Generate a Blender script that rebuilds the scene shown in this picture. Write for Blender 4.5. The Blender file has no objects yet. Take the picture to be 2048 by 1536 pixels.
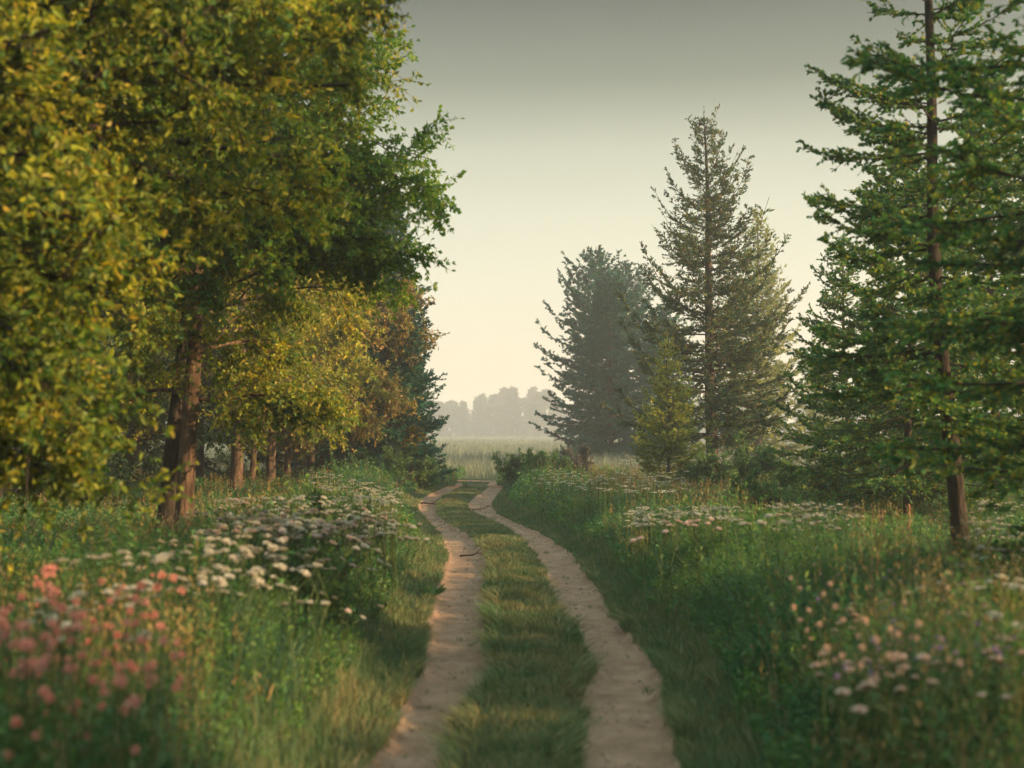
import bpy, math
import numpy as np
from math import radians, sin, cos, tan, pi

# ------------------------------------------------------------------ camera
S = bpy.context.scene
COL = S.collection
F = 2600.0                       # focal length in pixels of a 2048 wide picture
HZ = 868.0                       # row of the horizon
CAMZ = 2.0
PITCH = math.atan((HZ - 768.0) / F)
cd = bpy.data.cameras.new('camera')
cam = bpy.data.objects.new('camera', cd)
COL.objects.link(cam)
cam.location = (0, 0, CAMZ)
cam.rotation_euler = (pi / 2 + PITCH, 0, 0)
cd.sensor_width = 36.0
cd.lens = F / 2048.0 * 36.0
cd.clip_start = 0.1
cd.clip_end = 3000.0
cd.dof.use_dof = True
cd.dof.focus_distance = 36.0
cd.dof.aperture_fstop = 1.35
S.camera = cam

# ------------------------------------------------------------------ world, sun, exposure
SUN_EL = radians(17.0)
SUN_AZ = radians(106.0)          # clockwise from +Y (view direction) : from the right, a little behind
w = bpy.data.worlds.new('World')
S.world = w
w.use_nodes = True
nt = w.node_tree
nt.nodes.clear()
out = nt.nodes.new('ShaderNodeOutputWorld')
sky = nt.nodes.new('ShaderNodeTexSky')
sky.sky_type = 'NISHITA'
sky.sun_disc = False
sky.sun_elevation = SUN_EL
sky.sun_rotation = SUN_AZ
sky.dust_density = 3.0
bg = nt.nodes.new('ShaderNodeBackground')
bg.inputs['Strength'].default_value = 0.06
nt.links.new(sky.outputs[0], bg.inputs[0])
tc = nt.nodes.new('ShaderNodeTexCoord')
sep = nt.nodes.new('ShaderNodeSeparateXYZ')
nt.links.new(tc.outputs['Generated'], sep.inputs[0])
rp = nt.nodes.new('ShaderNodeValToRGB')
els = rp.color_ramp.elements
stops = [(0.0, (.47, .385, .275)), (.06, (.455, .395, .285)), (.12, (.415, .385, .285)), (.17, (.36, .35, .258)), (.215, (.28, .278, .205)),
         (.265, (.13, .137, .094)), (.335, (.040, .043, .030)), (.42, (.22, .29, .28)), (.55, (.52, .68, .67)), (1.0, (.56, .76, .78))]  # dark band imitates lens vignetting; unseen zenith above it brightened for ambient light
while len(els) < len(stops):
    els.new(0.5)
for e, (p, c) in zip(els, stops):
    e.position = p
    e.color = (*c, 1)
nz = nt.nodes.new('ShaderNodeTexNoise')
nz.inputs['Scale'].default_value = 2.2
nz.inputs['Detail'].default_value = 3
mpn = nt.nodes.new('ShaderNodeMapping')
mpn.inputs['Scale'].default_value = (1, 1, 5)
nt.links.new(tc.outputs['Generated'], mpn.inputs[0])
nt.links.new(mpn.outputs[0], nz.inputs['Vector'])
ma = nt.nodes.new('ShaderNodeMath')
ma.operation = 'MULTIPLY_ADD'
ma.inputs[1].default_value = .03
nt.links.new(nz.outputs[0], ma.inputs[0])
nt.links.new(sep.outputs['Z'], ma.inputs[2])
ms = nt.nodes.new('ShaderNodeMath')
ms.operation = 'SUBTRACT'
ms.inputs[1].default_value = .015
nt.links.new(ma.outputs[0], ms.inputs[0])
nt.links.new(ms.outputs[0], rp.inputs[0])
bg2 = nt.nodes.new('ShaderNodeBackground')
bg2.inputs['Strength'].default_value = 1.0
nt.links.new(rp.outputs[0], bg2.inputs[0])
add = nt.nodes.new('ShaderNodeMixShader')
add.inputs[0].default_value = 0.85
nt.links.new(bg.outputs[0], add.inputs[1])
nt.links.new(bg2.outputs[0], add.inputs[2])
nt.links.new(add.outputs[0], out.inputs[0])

sl = bpy.data.lights.new('sun', 'SUN')
sun = bpy.data.objects.new('sun', sl)
COL.objects.link(sun)
sl.energy = 4.8
sl.angle = radians(1.2)
sl.color = (1.0, 0.68, 0.36)
from mathutils import Vector
sdir = Vector((sin(SUN_AZ) * cos(SUN_EL), cos(SUN_AZ) * cos(SUN_EL), sin(SUN_EL)))
sun.rotation_euler = sdir.to_track_quat('Z', 'Y').to_euler()

S.view_settings.view_transform = 'Standard'
S.view_settings.look = 'None'
S.view_settings.exposure = 1.3
S.view_settings.gamma = 1.0
S.render.engine = 'CYCLES'
S.cycles.use_denoising = True
S.cycles.max_bounces = 6
S.cycles.diffuse_bounces = 4
S.cycles.glossy_bounces = 1
S.cycles.transmission_bounces = 3
S.cycles.transparent_max_bounces = 4
S.cycles.volume_bounces = 0
S.cycles.sample_clamp_indirect = 4.0
S.cycles.use_adaptive_sampling = True
S.cycles.adaptive_threshold = 0.02


# ------------------------------------------------------------------ helpers
def W(px, py, Y):
    """point seen at pixel (px, py), at world depth Y"""
    dx = (px - 1024) / F
    dy = (768 - py) / F
    vy = cos(PITCH) - dy * sin(PITCH)
    vz = sin(PITCH) + dy * cos(PITCH)
    k = Y / vy
    return np.array([dx * k, Y, CAMZ + vz * k])


def G(px, py, z=0.0):
    dx = (px - 1024) / F
    dy = (768 - py) / F
    vy = cos(PITCH) - dy * sin(PITCH)
    vz = sin(PITCH) + dy * cos(PITCH)
    k = (z - CAMZ) / vz
    return np.array([dx * k, vy * k, z])


def PX(x, Y):
    return 1024 + F * x / Y


def nrm(a):
    return a / np.maximum(np.linalg.norm(a, axis=-1, keepdims=True), 1e-9)


_grids = {}


def vnoise(x, y, scale, seed=0):
    if seed not in _grids:
        _grids[seed] = np.random.default_rng(1000 + seed).random((256, 256))
    g = _grids[seed]
    x = np.asarray(x, float) / scale + 57.3
    y = np.asarray(y, float) / scale + 91.7
    xi = np.floor(x).astype(int)
    yi = np.floor(y).astype(int)
    fx = x - xi
    fy = y - yi
    fx = fx * fx * (3 - 2 * fx)
    fy = fy * fy * (3 - 2 * fy)
    a = g[xi % 256, yi % 256]
    b = g[(xi + 1) % 256, yi % 256]
    c = g[xi % 256, (yi + 1) % 256]
    d = g[(xi + 1) % 256, (yi + 1) % 256]
    return (a * (1 - fx) + b * fx) * (1 - fy) + (c * (1 - fx) + d * fx) * fy


def fbm(x, y, scale, seed=0):
    return (vnoise(x, y, scale, seed) + .5 * vnoise(x, y, scale / 2.1, seed + 1) + .25 * vnoise(x, y, scale / 4.3, seed + 2)) / 1.75


class MB:
    def __init__(s):
        s.v = []
        s.f = []
        s.n = 0

    def add(s, verts, faces, mat=0, smooth=False):
        verts = np.asarray(verts, np.float32).reshape(-1, 3)
        faces = np.asarray(faces, np.int32)
        s.v.append(verts)
        s.f.append((faces + s.n, mat, smooth))
        s.n += len(verts)
        return s

    def mesh(s, name, mats):
        me = bpy.data.meshes.new(name)
        V = np.concatenate(s.v)
        me.vertices.add(len(V))
        me.vertices.foreach_set('co', V.ravel())
        li = np.concatenate([f.ravel() for f, _, _ in s.f])
        sizes = np.concatenate([np.full(len(f), f.shape[1], np.int32) for f, _, _ in s.f])
        st = np.concatenate([[0], np.cumsum(sizes)[:-1]]).astype(np.int32)
        me.loops.add(len(li))
        me.loops.foreach_set('vertex_index', li.astype(np.int32))
        me.polygons.add(len(sizes))
        me.polygons.foreach_set('loop_start', st)
        mi = np.concatenate([np.full(len(f), m, np.int32) for f, m, _ in s.f])
        me.polygons.foreach_set('material_index', mi)
        sm = np.concatenate([np.full(len(f), k, bool) for f, _, k in s.f])
        me.polygons.foreach_set('use_smooth', sm)
        for m in mats:
            me.materials.append(m)
        me.update(calc_edges=True)
        return me

    def obj(s, name, mats, parent=None):
        if not isinstance(mats, (list, tuple)):
            mats = [mats]
        o = bpy.data.objects.new(name, s.mesh(name, mats))
        COL.objects.link(o)
        if parent is not None:
            o.parent = parent
        return o


def tag(o, label=None, cat=None, group=None, kind=None):
    if label:
        o['label'] = label
    if cat:
        o['category'] = cat
    if group:
        o['group'] = group
    if kind:
        o['kind'] = kind
    return o


def empty(name, loc=(0, 0, 0), rz=0):
    o = bpy.data.objects.new(name, None)
    o.location = loc
    o.rotation_euler = (0, 0, rz)
    o.empty_display_size = .2
    COL.objects.link(o)
    return o


def copy_tree(root, loc, rz, s=1.0, label=None, group=None):
    r = root.copy()
    COL.objects.link(r)
    r.location = loc
    r.rotation_euler = (0, 0, rz)
    r.scale = (s, s, s)
    if label:
        r['label'] = label
    if group:
        r['group'] = group
    for c in root.children:
        d = c.copy()
        COL.objects.link(d)
        d.parent = r
        for g in c.children:
            e = g.copy()
            COL.objects.link(e)
            e.parent = d
    return r


def tubes(mb, P, R, sides=4, mat=0, smooth=True):
    """P (m,k,3), R (m,k)"""
    P = np.asarray(P, float)
    R = np.asarray(R, float)
    m, k, _ = P.shape
    if m == 0:
        return
    T = np.empty_like(P)
    T[:, 1:-1] = P[:, 2:] - P[:, :-2]
    T[:, 0] = P[:, 1] - P[:, 0]
    T[:, -1] = P[:, -1] - P[:, -2]
    T = nrm(T)
    mean = nrm(P[:, -1] - P[:, 0])
    ref = np.where(np.abs(mean[:, 2:3]) > .8, np.array([[1., 0, 0]]), np.array([[0, 0, 1.]]))
    U = nrm(np.cross(T, ref[:, None, :]))
    V = np.cross(T, U)
    a = np.arange(sides) * 2 * pi / sides
    ring = U[:, :, None, :] * np.cos(a)[None, None, :, None] + V[:, :, None, :] * np.sin(a)[None, None, :, None]
    X = P[:, :, None, :] + ring * R[:, :, None, None]
    i = np.arange(m)[:, None, None] * k * sides
    j = np.arange(k - 1)[None, :, None] * sides
    c = np.arange(sides)[None, None, :]
    c2 = (c + 1) % sides
    f = np.stack([i + j + c, i + j + c2, i + j + sides + c2, i + j + sides + c], -1).reshape(-1, 4)
    mb.add(X, f, mat, smooth)


def leaves(mb, C, D, N, L, Wd, mat=0, fine=False):
    """leaf blades; C base, D direction, N rough normal"""
    m = len(C)
    if m == 0:
        return
    D = nrm(D)
    Sd = nrm(np.cross(D, N))
    N = np.cross(Sd, D)
    L = np.broadcast_to(np.asarray(L, float).reshape(-1, 1), (m, 1))
    Wd = np.broadcast_to(np.asarray(Wd, float).reshape(-1, 1), (m, 1))
    if fine:
        pts = [C, C + D * L * .3 + Sd * Wd * .42 + N * Wd * .18, C + D * L * .68 + Sd * Wd * .36 + N * Wd * .12, C + D * L - N * L * .12,
               C + D * L * .68 - Sd * Wd * .36 + N * Wd * .12, C + D * L * .3 - Sd * Wd * .42 + N * Wd * .18]
        X = np.stack(pts, 1)
        i = np.arange(m)[:, None] * 6
        f = np.concatenate([i + np.array([[0, 1, 2, 3]]), i + np.array([[0, 3, 4, 5]])])
    else:
        X = np.stack([C, C + D * L * .5 + Sd * Wd * .5 + N * Wd * .15, C + D * L, C + D * L * .5 - Sd * Wd * .5 + N * Wd * .15], 1)
        i = np.arange(m)[:, None] * 4
        f = i + np.array([[0, 1, 2, 3]])
    mb.add(X, f, mat)


def grow(P0, D, L, k, rng, wander=.12, bend=(0, 0, 0), bend2=(0, 0, 0)):
    """vectorised random polylines; bend pulls the direction each step (bend2 grows towards the tip)"""
    m = len(P0)
    P = np.empty((m, k, 3))
    P[:, 0] = P0
    d = nrm(np.asarray(D, float))
    st = (np.broadcast_to(np.asarray(L, float), (m,)) / (k - 1))[:, None]
    b1 = np.asarray(bend, float)
    b2 = np.asarray(bend2, float)
    for j in range(1, k):
        P[:, j] = P[:, j - 1] + d * st
        d = nrm(d + rng.normal(0, wander, (m, 3)) + b1 + b2 * (j / k))
    return P


def along(P, idx, s):
    m, k, _ = P.shape
    q = np.clip(s, 0, .999) * (k - 1)
    j = q.astype(int)
    f = (q - j)[:, None]
    a = P[idx, j]
    b = P[idx, j + 1]
    return a * (1 - f) + b * f, nrm(b - a)


def taper(r, k, end=.25):
    return np.asarray(r, float)[:, None] * np.linspace(1, end, k)[None, :]


def rdir(n, rng):
    return nrm(rng.normal(size=(n, 3)))


# ------------------------------------------------------------------ materials
def mat_base(name):
    m = bpy.data.materials.new(name)
    m.use_nodes = True
    t = m.node_tree
    t.nodes.clear()
    o = t.nodes.new('ShaderNodeOutputMaterial')
    return m, t, o


def ramp(t, stops, fac=None):
    r = t.nodes.new('ShaderNodeValToRGB')
    e = r.color_ramp.elements
    while len(e) < len(stops):
        e.new(.5)
    for q, (p, c) in zip(e, stops):
        q.position = p
        q.color = (*c, 1)
    if fac is not None:
        t.links.new(fac, r.inputs[0])
    return r


def leaf_mat(name, cols, trans=.35, clump=1.2, rough=.55, clumpcols=None):
    """cols: list of colours chosen per leaf; clumps of leaves vary in tone too"""
    m, t, o = mat_base(name)
    geo = t.nodes.new('ShaderNodeNewGeometry')
    n = len(cols)
    r = ramp(t, [((i + .0) / max(n - 1, 1), c) for i, c in enumerate(cols)], geo.outputs['Random Per Island'])
    tcn = t.nodes.new('ShaderNodeTexCoord')
    no = t.nodes.new('ShaderNodeTexNoise')
    no.inputs['Scale'].default_value = clump
    no.inputs['Detail'].default_value = 2
    t.links.new(tcn.outputs['Object'], no.inputs['Vector'])
    cc = clumpcols or ((.62, .72, .75), (1.35, 1.25, .95))
    r2 = ramp(t, [(.35, cc[0]), (.65, cc[1])], no.outputs[0])
    mx = t.nodes.new('ShaderNodeMix')
    mx.data_type = 'RGBA'
    mx.blend_type = 'MULTIPLY'
    mx.inputs[0].default_value = 1
    t.links.new(r.outputs[0], mx.inputs[6])
    t.links.new(r2.outputs[0], mx.inputs[7])
    col = mx.outputs[2]
    d = t.nodes.new('ShaderNodeBsdfDiffuse')
    tr = t.nodes.new('ShaderNodeBsdfTranslucent')
    gl = t.nodes.new('ShaderNodeBsdfGlossy')
    gl.inputs['Roughness'].default_value = rough
    gl.inputs['Color'].default_value = (.6, .6, .6, 1)
    t.links.new(col, d.inputs[0])
    t.links.new(col, tr.inputs[0])
    a = t.nodes.new('ShaderNodeMixShader')
    a.inputs[0].default_value = trans
    t.links.new(d.outputs[0], a.inputs[1])
    t.links.new(tr.outputs[0], a.inputs[2])
    b = t.nodes.new('ShaderNodeMixShader')
    b.inputs[0].default_value = .03
    t.links.new(a.outputs[0], b.inputs[1])
    t.links.new(gl.outputs[0], b.inputs[2])
    t.links.new(b.outputs[0], o.inputs[0])
    return m


def rough_mat(name, c1, c2, scale=8, c3=None, bump=.4, bscale=30, stretch=(1, 1, 1), rough=.95):
    m, t, o = mat_base(name)
    tcn = t.nodes.new('ShaderNodeTexCoord')
    mp = t.nodes.new('ShaderNodeMapping')
    mp.inputs['Scale'].default_value = stretch
    t.links.new(tcn.outputs['Object'], mp.inputs[0])
    no = t.nodes.new('ShaderNodeTexNoise')
    no.inputs['Scale'].default_value = scale
    no.inputs['Detail'].default_value = 6
    no.inputs['Roughness'].default_value = .65
    t.links.new(mp.outputs[0], no.inputs['Vector'])
    st = [(.3, c1), (.7, c2)] if c3 is None else [(.3, c1), (.52, c2), (.72, c3)]
    r = ramp(t, st, no.outputs[0])
    n2 = t.nodes.new('ShaderNodeTexNoise')
    n2.inputs['Scale'].default_value = bscale
    n2.inputs['Detail'].default_value = 5
    t.links.new(mp.outputs[0], n2.inputs['Vector'])
    bu = t.nodes.new('ShaderNodeBump')
    bu.inputs['Strength'].default_value = bump
    bu.inputs['Distance'].default_value = .03
    t.links.new(n2.outputs[0], bu.inputs['Height'])
    p = t.nodes.new('ShaderNodeBsdfPrincipled')
    p.inputs['Roughness'].default_value = rough
    p.inputs['Specular IOR Level'].default_value = .15
    t.links.new(r.outputs[0], p.inputs['Base Color'])
    t.links.new(bu.outputs[0], p.inputs['Normal'])
    t.links.new(p.outputs[0], o.inputs[0])
    return m


M = {}
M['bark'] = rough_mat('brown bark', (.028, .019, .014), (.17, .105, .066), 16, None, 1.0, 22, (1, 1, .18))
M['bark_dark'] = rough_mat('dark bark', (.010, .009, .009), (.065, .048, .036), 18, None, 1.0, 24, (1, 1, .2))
M['bark_spruce'] = rough_mat('spruce bark', (.03, .026, .022), (.10, .062, .042), 7, None, .8, 18, (1, 1, .4))
M['leaf_near'] = leaf_mat('yellow green leaves', [(.07, .16, .02), (.27, .31, .02), (.38, .34, .02), (.05, .15, .03), (.40, .28, .03)], .48, .9, .55, ((.5, .68, .7), (1.35, 1.22, .9)))
M['leaf_mid'] = leaf_mat('olive and gold leaves', [(.09, .17, .02), (.34, .34, .02), (.42, .27, .04), (.18, .24, .02), (.40, .35, .02)], .48, .8)
M['leaf_rust'] = leaf_mat('rusty leaves', [(.13, .15, .03), (.30, .20, .05), (.33, .17, .06), (.24, .24, .03), (.09, .13, .03)], .4, .7)
M['leaf_green'] = leaf_mat('fresh green leaves', [(.06, .17, .015), (.16, .27, .02), (.09, .20, .02), (.26, .30, .02)], .5, 1.1)
M['needle'] = leaf_mat('spruce needles', [(.006, .09, .078), (.01, .11, .09), (.06, .12, .04), (.008, .10, .08)], .15, .7)
M['needle_gold'] = leaf_mat('golden green needles', [(.17, .24, .05), (.36, .33, .04), (.26, .28, .04), (.12, .20, .06)], .45, .8)
M['needle_brown'] = leaf_mat('brown tipped needles', [(.012, .12, .085), (.17, .10, .02), (.09, .15, .025), (.008, .11, .09)], .2, .8)
M['leaf_larch'] = leaf_mat('dark green tufted foliage', [(.03, .13, .048), (.065, .175, .038), (.04, .14, .042), (.14, .23, .032), (.27, .24, .028)], .45, .9)
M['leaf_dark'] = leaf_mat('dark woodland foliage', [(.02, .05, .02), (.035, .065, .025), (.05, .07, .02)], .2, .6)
M['grass'] = leaf_mat('green grass', [(.045, .12, .062), (.075, .15, .07), (.095, .165, .065), (.055, .12, .068), (.18, .19, .10)], .3, .5, .6, ((.6, .8, .8), (1.4, 1.2, .9)))
M['turf'] = leaf_mat('short track grass', [(.07, .125, .05), (.11, .15, .06), (.19, .17, .08), (.075, .13, .05), (.25, .20, .11)], .25, 1.4, .6, ((.62, .92, .75), (1.35, 1.12, 1.05)))
M['herb'] = leaf_mat('verge herbs', [(.035, .13, .05), (.07, .18, .05), (.13, .22, .045), (.055, .14, .06)], .45, .8, .5, ((.6, .8, .85), (1.4, 1.25, .8)))
M['dry'] = leaf_mat('dry straw stalks', [(.20, .15, .06), (.28, .19, .08), (.15, .14, .05), (.22, .13, .07)], .3, .8)
M['meadow'] = leaf_mat('mist-paled meadow grass', [(.12, .16, .12), (.18, .20, .16), (.14, .17, .13), (.26, .25, .21)], .3, .2)  # paleness stands in for ground mist, put into the grass colour
M['white'] = leaf_mat('cream white florets', [(.58, .53, .42), (.68, .63, .51), (.50, .43, .34)], .3, 4, .6, ((.85, .85, .85), (1.05, 1.03, 1)))
M['blush'] = leaf_mat('blush white florets', [(.62, .46, .38), (.7, .56, .46), (.6, .40, .36)], .3, 4, .6, ((.85, .85, .85), (1.05, 1.03, 1)))
M['pink'] = leaf_mat('coral pink petals', [(.7, .27, .21), (.76, .34, .25), (.66, .24, .23), (.76, .44, .31)], .35, 6, .6, ((.8, .8, .85), (1.1, 1.05, 1)))
M['peach'] = leaf_mat('peach petals', [(.62, .42, .32), (.66, .50, .38), (.55, .34, .28)], .35, 6, .6, ((.85, .85, .85), (1.1, 1.05, 1)))
M['purple'] = leaf_mat('lilac petals', [(.26, .19, .38), (.34, .25, .42), (.30, .18, .33)], .35, 6, .6, ((.85, .85, .85), (1.1, 1.05, 1)))
M['stem'] = leaf_mat('flower stems', [(.05, .09, .025), (.08, .11, .035), (.06, .085, .03)], .1, 2)
M['fartree'] = leaf_mat('distant foliage', [(.05, .045, .03), (.08, .06, .04), (.05, .045, .03)], .2, .15)
M['earth'] = rough_mat('mossy earth', (.022, .035, .014), (.045, .06, .022), 3, (.06, .055, .03), .8, 20)
M['sand'] = rough_mat('pale trodden sand', (.18, .105, .064), (.27, .165, .104), 3.2, (.35, .225, .148), .9, 60)
M['stone'] = rough_mat('grey stone', (.12, .10, .085), (.25, .21, .17), 9, None, .5, 40)
M['dead'] = rough_mat('dead wood', (.05, .035, .028), (.12, .08, .06), 12, None, .6, 30)
M['sunlit_stem'] = rough_mat('orange sunlit wood', (.30, .12, .05), (.42, .19, .09), 12, None, .6, 30)  # sunlight on a trunk's edge, put into the wood colour as orange

# ------------------------------------------------------------------ track edges measured along its length
OX, OY, SC = 800.0, 900.0, 2.4157


def edge(tab):
    pts = np.array([G(OX + x / SC, OY + y / SC)[:2] for y, x in tab])
    o = np.argsort(pts[:, 1])
    return pts[o, 1], pts[o, 0]


E_LL = edge([(1522, -130), (1420, -65), (1320, 0), (1200, 60), (1100, 105), (1000, 120), (900, 145), (800, 150), (700, 175), (600, 210), (520, 235),
             (450, 215), (400, 190), (350, 140), (300, 95), (270, 85), (240, 108), (215, 140), (190, 200), (178, 232)])
E_LR = edge([(1522, 190), (1400, 245), (1300, 270), (1220, 320), (1150, 400), (1100, 425), (1000, 400), (900, 405), (800, 395), (700, 395), (600, 415),
             (530, 420), (480, 385), (430, 345), (400, 310), (370, 250), (330, 190), (300, 175), (270, 170), (240, 190), (215, 222), (190, 262), (178, 300)])
E_RL = edge([(1522, 885), (1400, 885), (1300, 900), (1200, 880), (1150, 930), (1080, 950), (1000, 900), (900, 870), (800, 795), (740, 755), (650, 720),
             (600, 705), (550, 690), (500, 650), (450, 620), (400, 565), (350, 480), (320, 400), (290, 350), (260, 340), (240, 358), (210, 400), (185, 430), (175, 440)])
E_RR = edge([(1522, 1310), (1400, 1300), (1300, 1290), (1200, 1250), (1100, 1240), (1000, 1180), (950, 1130), (900, 1110), (850, 1050), (800, 1010),
             (750, 980), (700, 955), (650, 925), (600, 890), (550, 850), (500, 820), (450, 740), (400, 660), (350, 530), (310, 450), (290, 435),
             (260, 430), (230, 450), (200, 475), (180, 490), (172, 498)])
YEND = 49.0
CROSS = np.array([(3.5, 49.0), (1.2, 51.2), (-1.0, 52.8), (-4, 54.2), (-8, 56), (-16, 59), (-30, 64)])


def ed(E, y):
    return np.interp(y, E[0], E[1])


def wob(y, s):
    return (vnoise(y, y * 0 + s * 7.1, .5, 20 + s) - .5) * .05 + (vnoise(y, y * 0 + s * 3.7, .16, 30 + s) - .5) * .05


def edges(y):
    return ed(E_LL, y) + wob(y, 0) - .05, ed(E_LR, y) + wob(y, 1) + .04, ed(E_RL, y) + wob(y, 2) - .04 - .06 * np.clip((y - 22) / 8, 0, 1), ed(E_RR, y) + wob(y, 3) + .05 + .08 * np.clip((y - 22) / 8, 0, 1)


def crossd(x, y):
    """distance to the centre line of the crossing track"""
    best = np.full(np.shape(x), 1e9)
    for a, b in zip(CROSS[:-1], CROSS[1:]):
        d = b - a
        t = np.clip(((x - a[0]) * d[0] + (y - a[1]) * d[1]) / (d @ d), 0, 1)
        best = np.minimum(best, np.hypot(x - a[0] - d[0] * t, y - a[1] - d[1] * t))
    return best


def zones(x, y):
    """signed distance outside the bare ruts, and side: -1 left verge, 0 middle, 1 right verge"""
    a, b, c, d = edges(y)
    dl = np.maximum(a - x, x - b)
    dr = np.maximum(c - x, x - d)
    dist = np.minimum(dl, dr)
    dist = np.where(y > YEND, 9.0, dist)
    dist = np.minimum(dist, crossd(x, y) - 1.25)
    side = np.where(x < (a + b) / 2, -1, np.where(x > (c + d) / 2, 1, 0))
    return dist, side


def gz(x, y):
    dist, side = zones(x, y)
    r = np.clip(-dist / .12, 0, 1)
    z = -.07 * r * r * (3 - 2 * r)
    z = z + (fbm(x, y, 1.1, 3) - .5) * .05 * np.clip(dist * 3, 0, 1)
    z = z + np.clip((np.abs(x) - 3) / 12, 0, 1) * (fbm(x, y, 9, 5) - .45) * .5
    q_ = np.clip((dist - .1) / 1.3, 0, 1)
    q_ = q_ * q_ * (3 - 2 * q_) * np.clip((46 - y) / 10, 0, 1)
    z = z + np.where(side < 0, .24, np.where(side > 0, .14, 0)) * q_
    z = z + .14 * np.exp(-(crossd(x, y) / 2.2) ** 2)
    z = z + np.where(side == 0, .05 * np.clip(dist * 4, 0, 1), 0)
    far = np.clip((np.hypot(x, y) - 80) / 300, 0, 1)
    return z + far * (fbm(x, y, 90, 8) - .5) * 1.5


# ------------------------------------------------------------------ ground sheet and path
def axis(lo, hi, step, far, n):
    core = np.arange(lo, hi + 1e-6, step)
    g = np.geomspace(1, (far) / step, n) * step
    return np.concatenate([(lo - np.cumsum(np.diff(np.concatenate([[0], g]))))[::-1], core, hi + np.cumsum(np.diff(np.concatenate([[0], g])))])


gx = axis(-7, 7, .07, 900, 60)
gy = axis(3, 62, .12, 900, 60)
GX, GY = np.meshgrid(gx, gy, indexing='ij')
dist, side = zones(GX, GY)
GZ = gz(GX, GY) - .05 * np.clip(-(dist + .03) / .08, 0, 1)
nx, ny = GX.shape
I = np.arange(nx - 1)[:, None] * ny + np.arange(ny - 1)[None, :]
mb = MB()
mb.add(np.stack([GX, GY, GZ], -1), np.stack([I, I + ny, I + ny + 1, I + 1], -1).reshape(-1, 4), 0, True)
tag(mb.obj('ground', M['earth']), kind='structure')

mb = MB()
ys = np.concatenate([np.linspace(-6, YEND + 1.5, 900)])
a, b, c, d = edges(ys)
for lo, hi in ((a, b), (c, d)):
    u = np.linspace(-.06, 1.06, 14)
    X = lo[:, None] * (1 - u) + hi[:, None] * u
    Y = np.repeat(ys[:, None], 14, 1)
    Z = gz(X, Y) + .012 + (fbm(X, Y, .8, 12) - .5) * .008
    Z[:, 0] -= .06
    Z[:, -1] -= .06
    I = np.arange(len(ys) - 1)[:, None] * 14 + np.arange(13)[None, :]
    mb.add(np.stack([X, Y, Z], -1), np.stack([I, I + 1, I + 15, I + 14], -1).reshape(-1, 4), 0, True)
q = np.linspace(0, 1, 160)
seg = np.linspace(0, 1, len(CROSS))
cx, cy = np.interp(q, seg, CROSS[:, 0]), np.interp(q, seg, CROSS[:, 1])
tx, ty = np.gradient(cx), np.gradient(cy)
ln = np.hypot(tx, ty)
nxn, nyn = -ty / ln, tx / ln
u = np.linspace(-1.3, 1.3, 9)
X = cx[:, None] + nxn[:, None] * u
Y = cy[:, None] + nyn[:, None] * u
Z = gz(X, Y) + .03
Z[:, 0] -= .08
Z[:, -1] -= .08
I = np.arange(159)[:, None] * 9 + np.arange(8)[None, :]
mb.add(np.stack([X, Y, Z], -1), np.stack([I, I + 1, I + 10, I + 9], -1).reshape(-1, 4), 0, True)
tag(mb.obj('path', M['sand']), kind='structure')


# ------------------------------------------------------------------ haze
mb = MB()
bx = [(-420, 420), (-12, 900), (-4.0, 27.0)]
V = np.array([(x, y, z) for x in bx[0] for y in bx[1] for z in bx[2]])
mb.add(V, [(0, 1, 3, 2), (4, 6, 7, 5), (0, 4, 5, 1), (2, 3, 7, 6), (0, 2, 6, 4), (1, 5, 7, 3)])
hm, t, o = mat_base('morning haze')
pv = t.nodes.new('ShaderNodeVolumePrincipled')
pv.inputs['Color'].default_value = (.95, .97, .95, 1)
pv.inputs['Density'].default_value = .0013
pv.inputs['Anisotropy'].default_value = .2
t.links.new(pv.outputs[0], o.inputs['Volume'])
hz = mb.obj('haze', hm)
tag(hz, kind='stuff')


# ------------------------------------------------------------------ trees
def trunk_poly(H, r0, rng, k=14, lean=(0, 0), wob=.05, flare=1.5, base=(0, 0)):
    t = np.linspace(0, 1, k)
    P = np.zeros((1, k, 3))
    P[0, :, 2] = t * (H + .5) - .5
    ph = rng.random(4) * 6
    P[0, :, 0] = base[0] + lean[0] * t + wob * (np.sin(t * 7 + ph[0]) - sin(ph[0])) + wob * .5 * np.sin(t * 15 + ph[1]) * t
    P[0, :, 1] = base[1] + lean[1] * t + wob * (np.sin(t * 6 + ph[2]) - sin(ph[2])) + wob * .5 * np.sin(t * 17 + ph[3]) * t
    R = r0 * (1 - t) ** .8 * .95 + r0 * .06
    R = R + r0 * (flare - 1) * np.exp(-(t * H) / .35)
    return P, R[None, :]


def bark_trunk(tb, TP, TR, rng, sides=14, mat=0):
    """trunk with fluted, knobbly surface"""
    k = 48
    s = np.linspace(0, 1, k)
    q = np.linspace(0, 1, TP.shape[1])
    P = np.stack([np.interp(s, q, TP[0, :, j]) for j in range(3)], -1)
    R = np.interp(s, q, TR[0])
    a = np.arange(sides) * 2 * pi / sides
    flut = 1 + .07 * np.sin(a[None, :] * 3 + 2 * s[:, None] * 3) + rng.normal(0, .035, (k, sides))
    X = P[:, None, :] + np.stack([np.cos(a)[None, :] * R[:, None] * flut, np.sin(a)[None, :] * R[:, None] * flut, np.zeros((k, sides))], -1)
    j = np.arange(k - 1)[:, None] * sides
    c = np.arange(sides)[None, :]
    c2 = (c + 1) % sides
    f = np.stack([j + c, j + c2, j + sides + c2, j + sides + c], -1).reshape(-1, 4)
    tb.add(X, f, mat, True)


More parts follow.
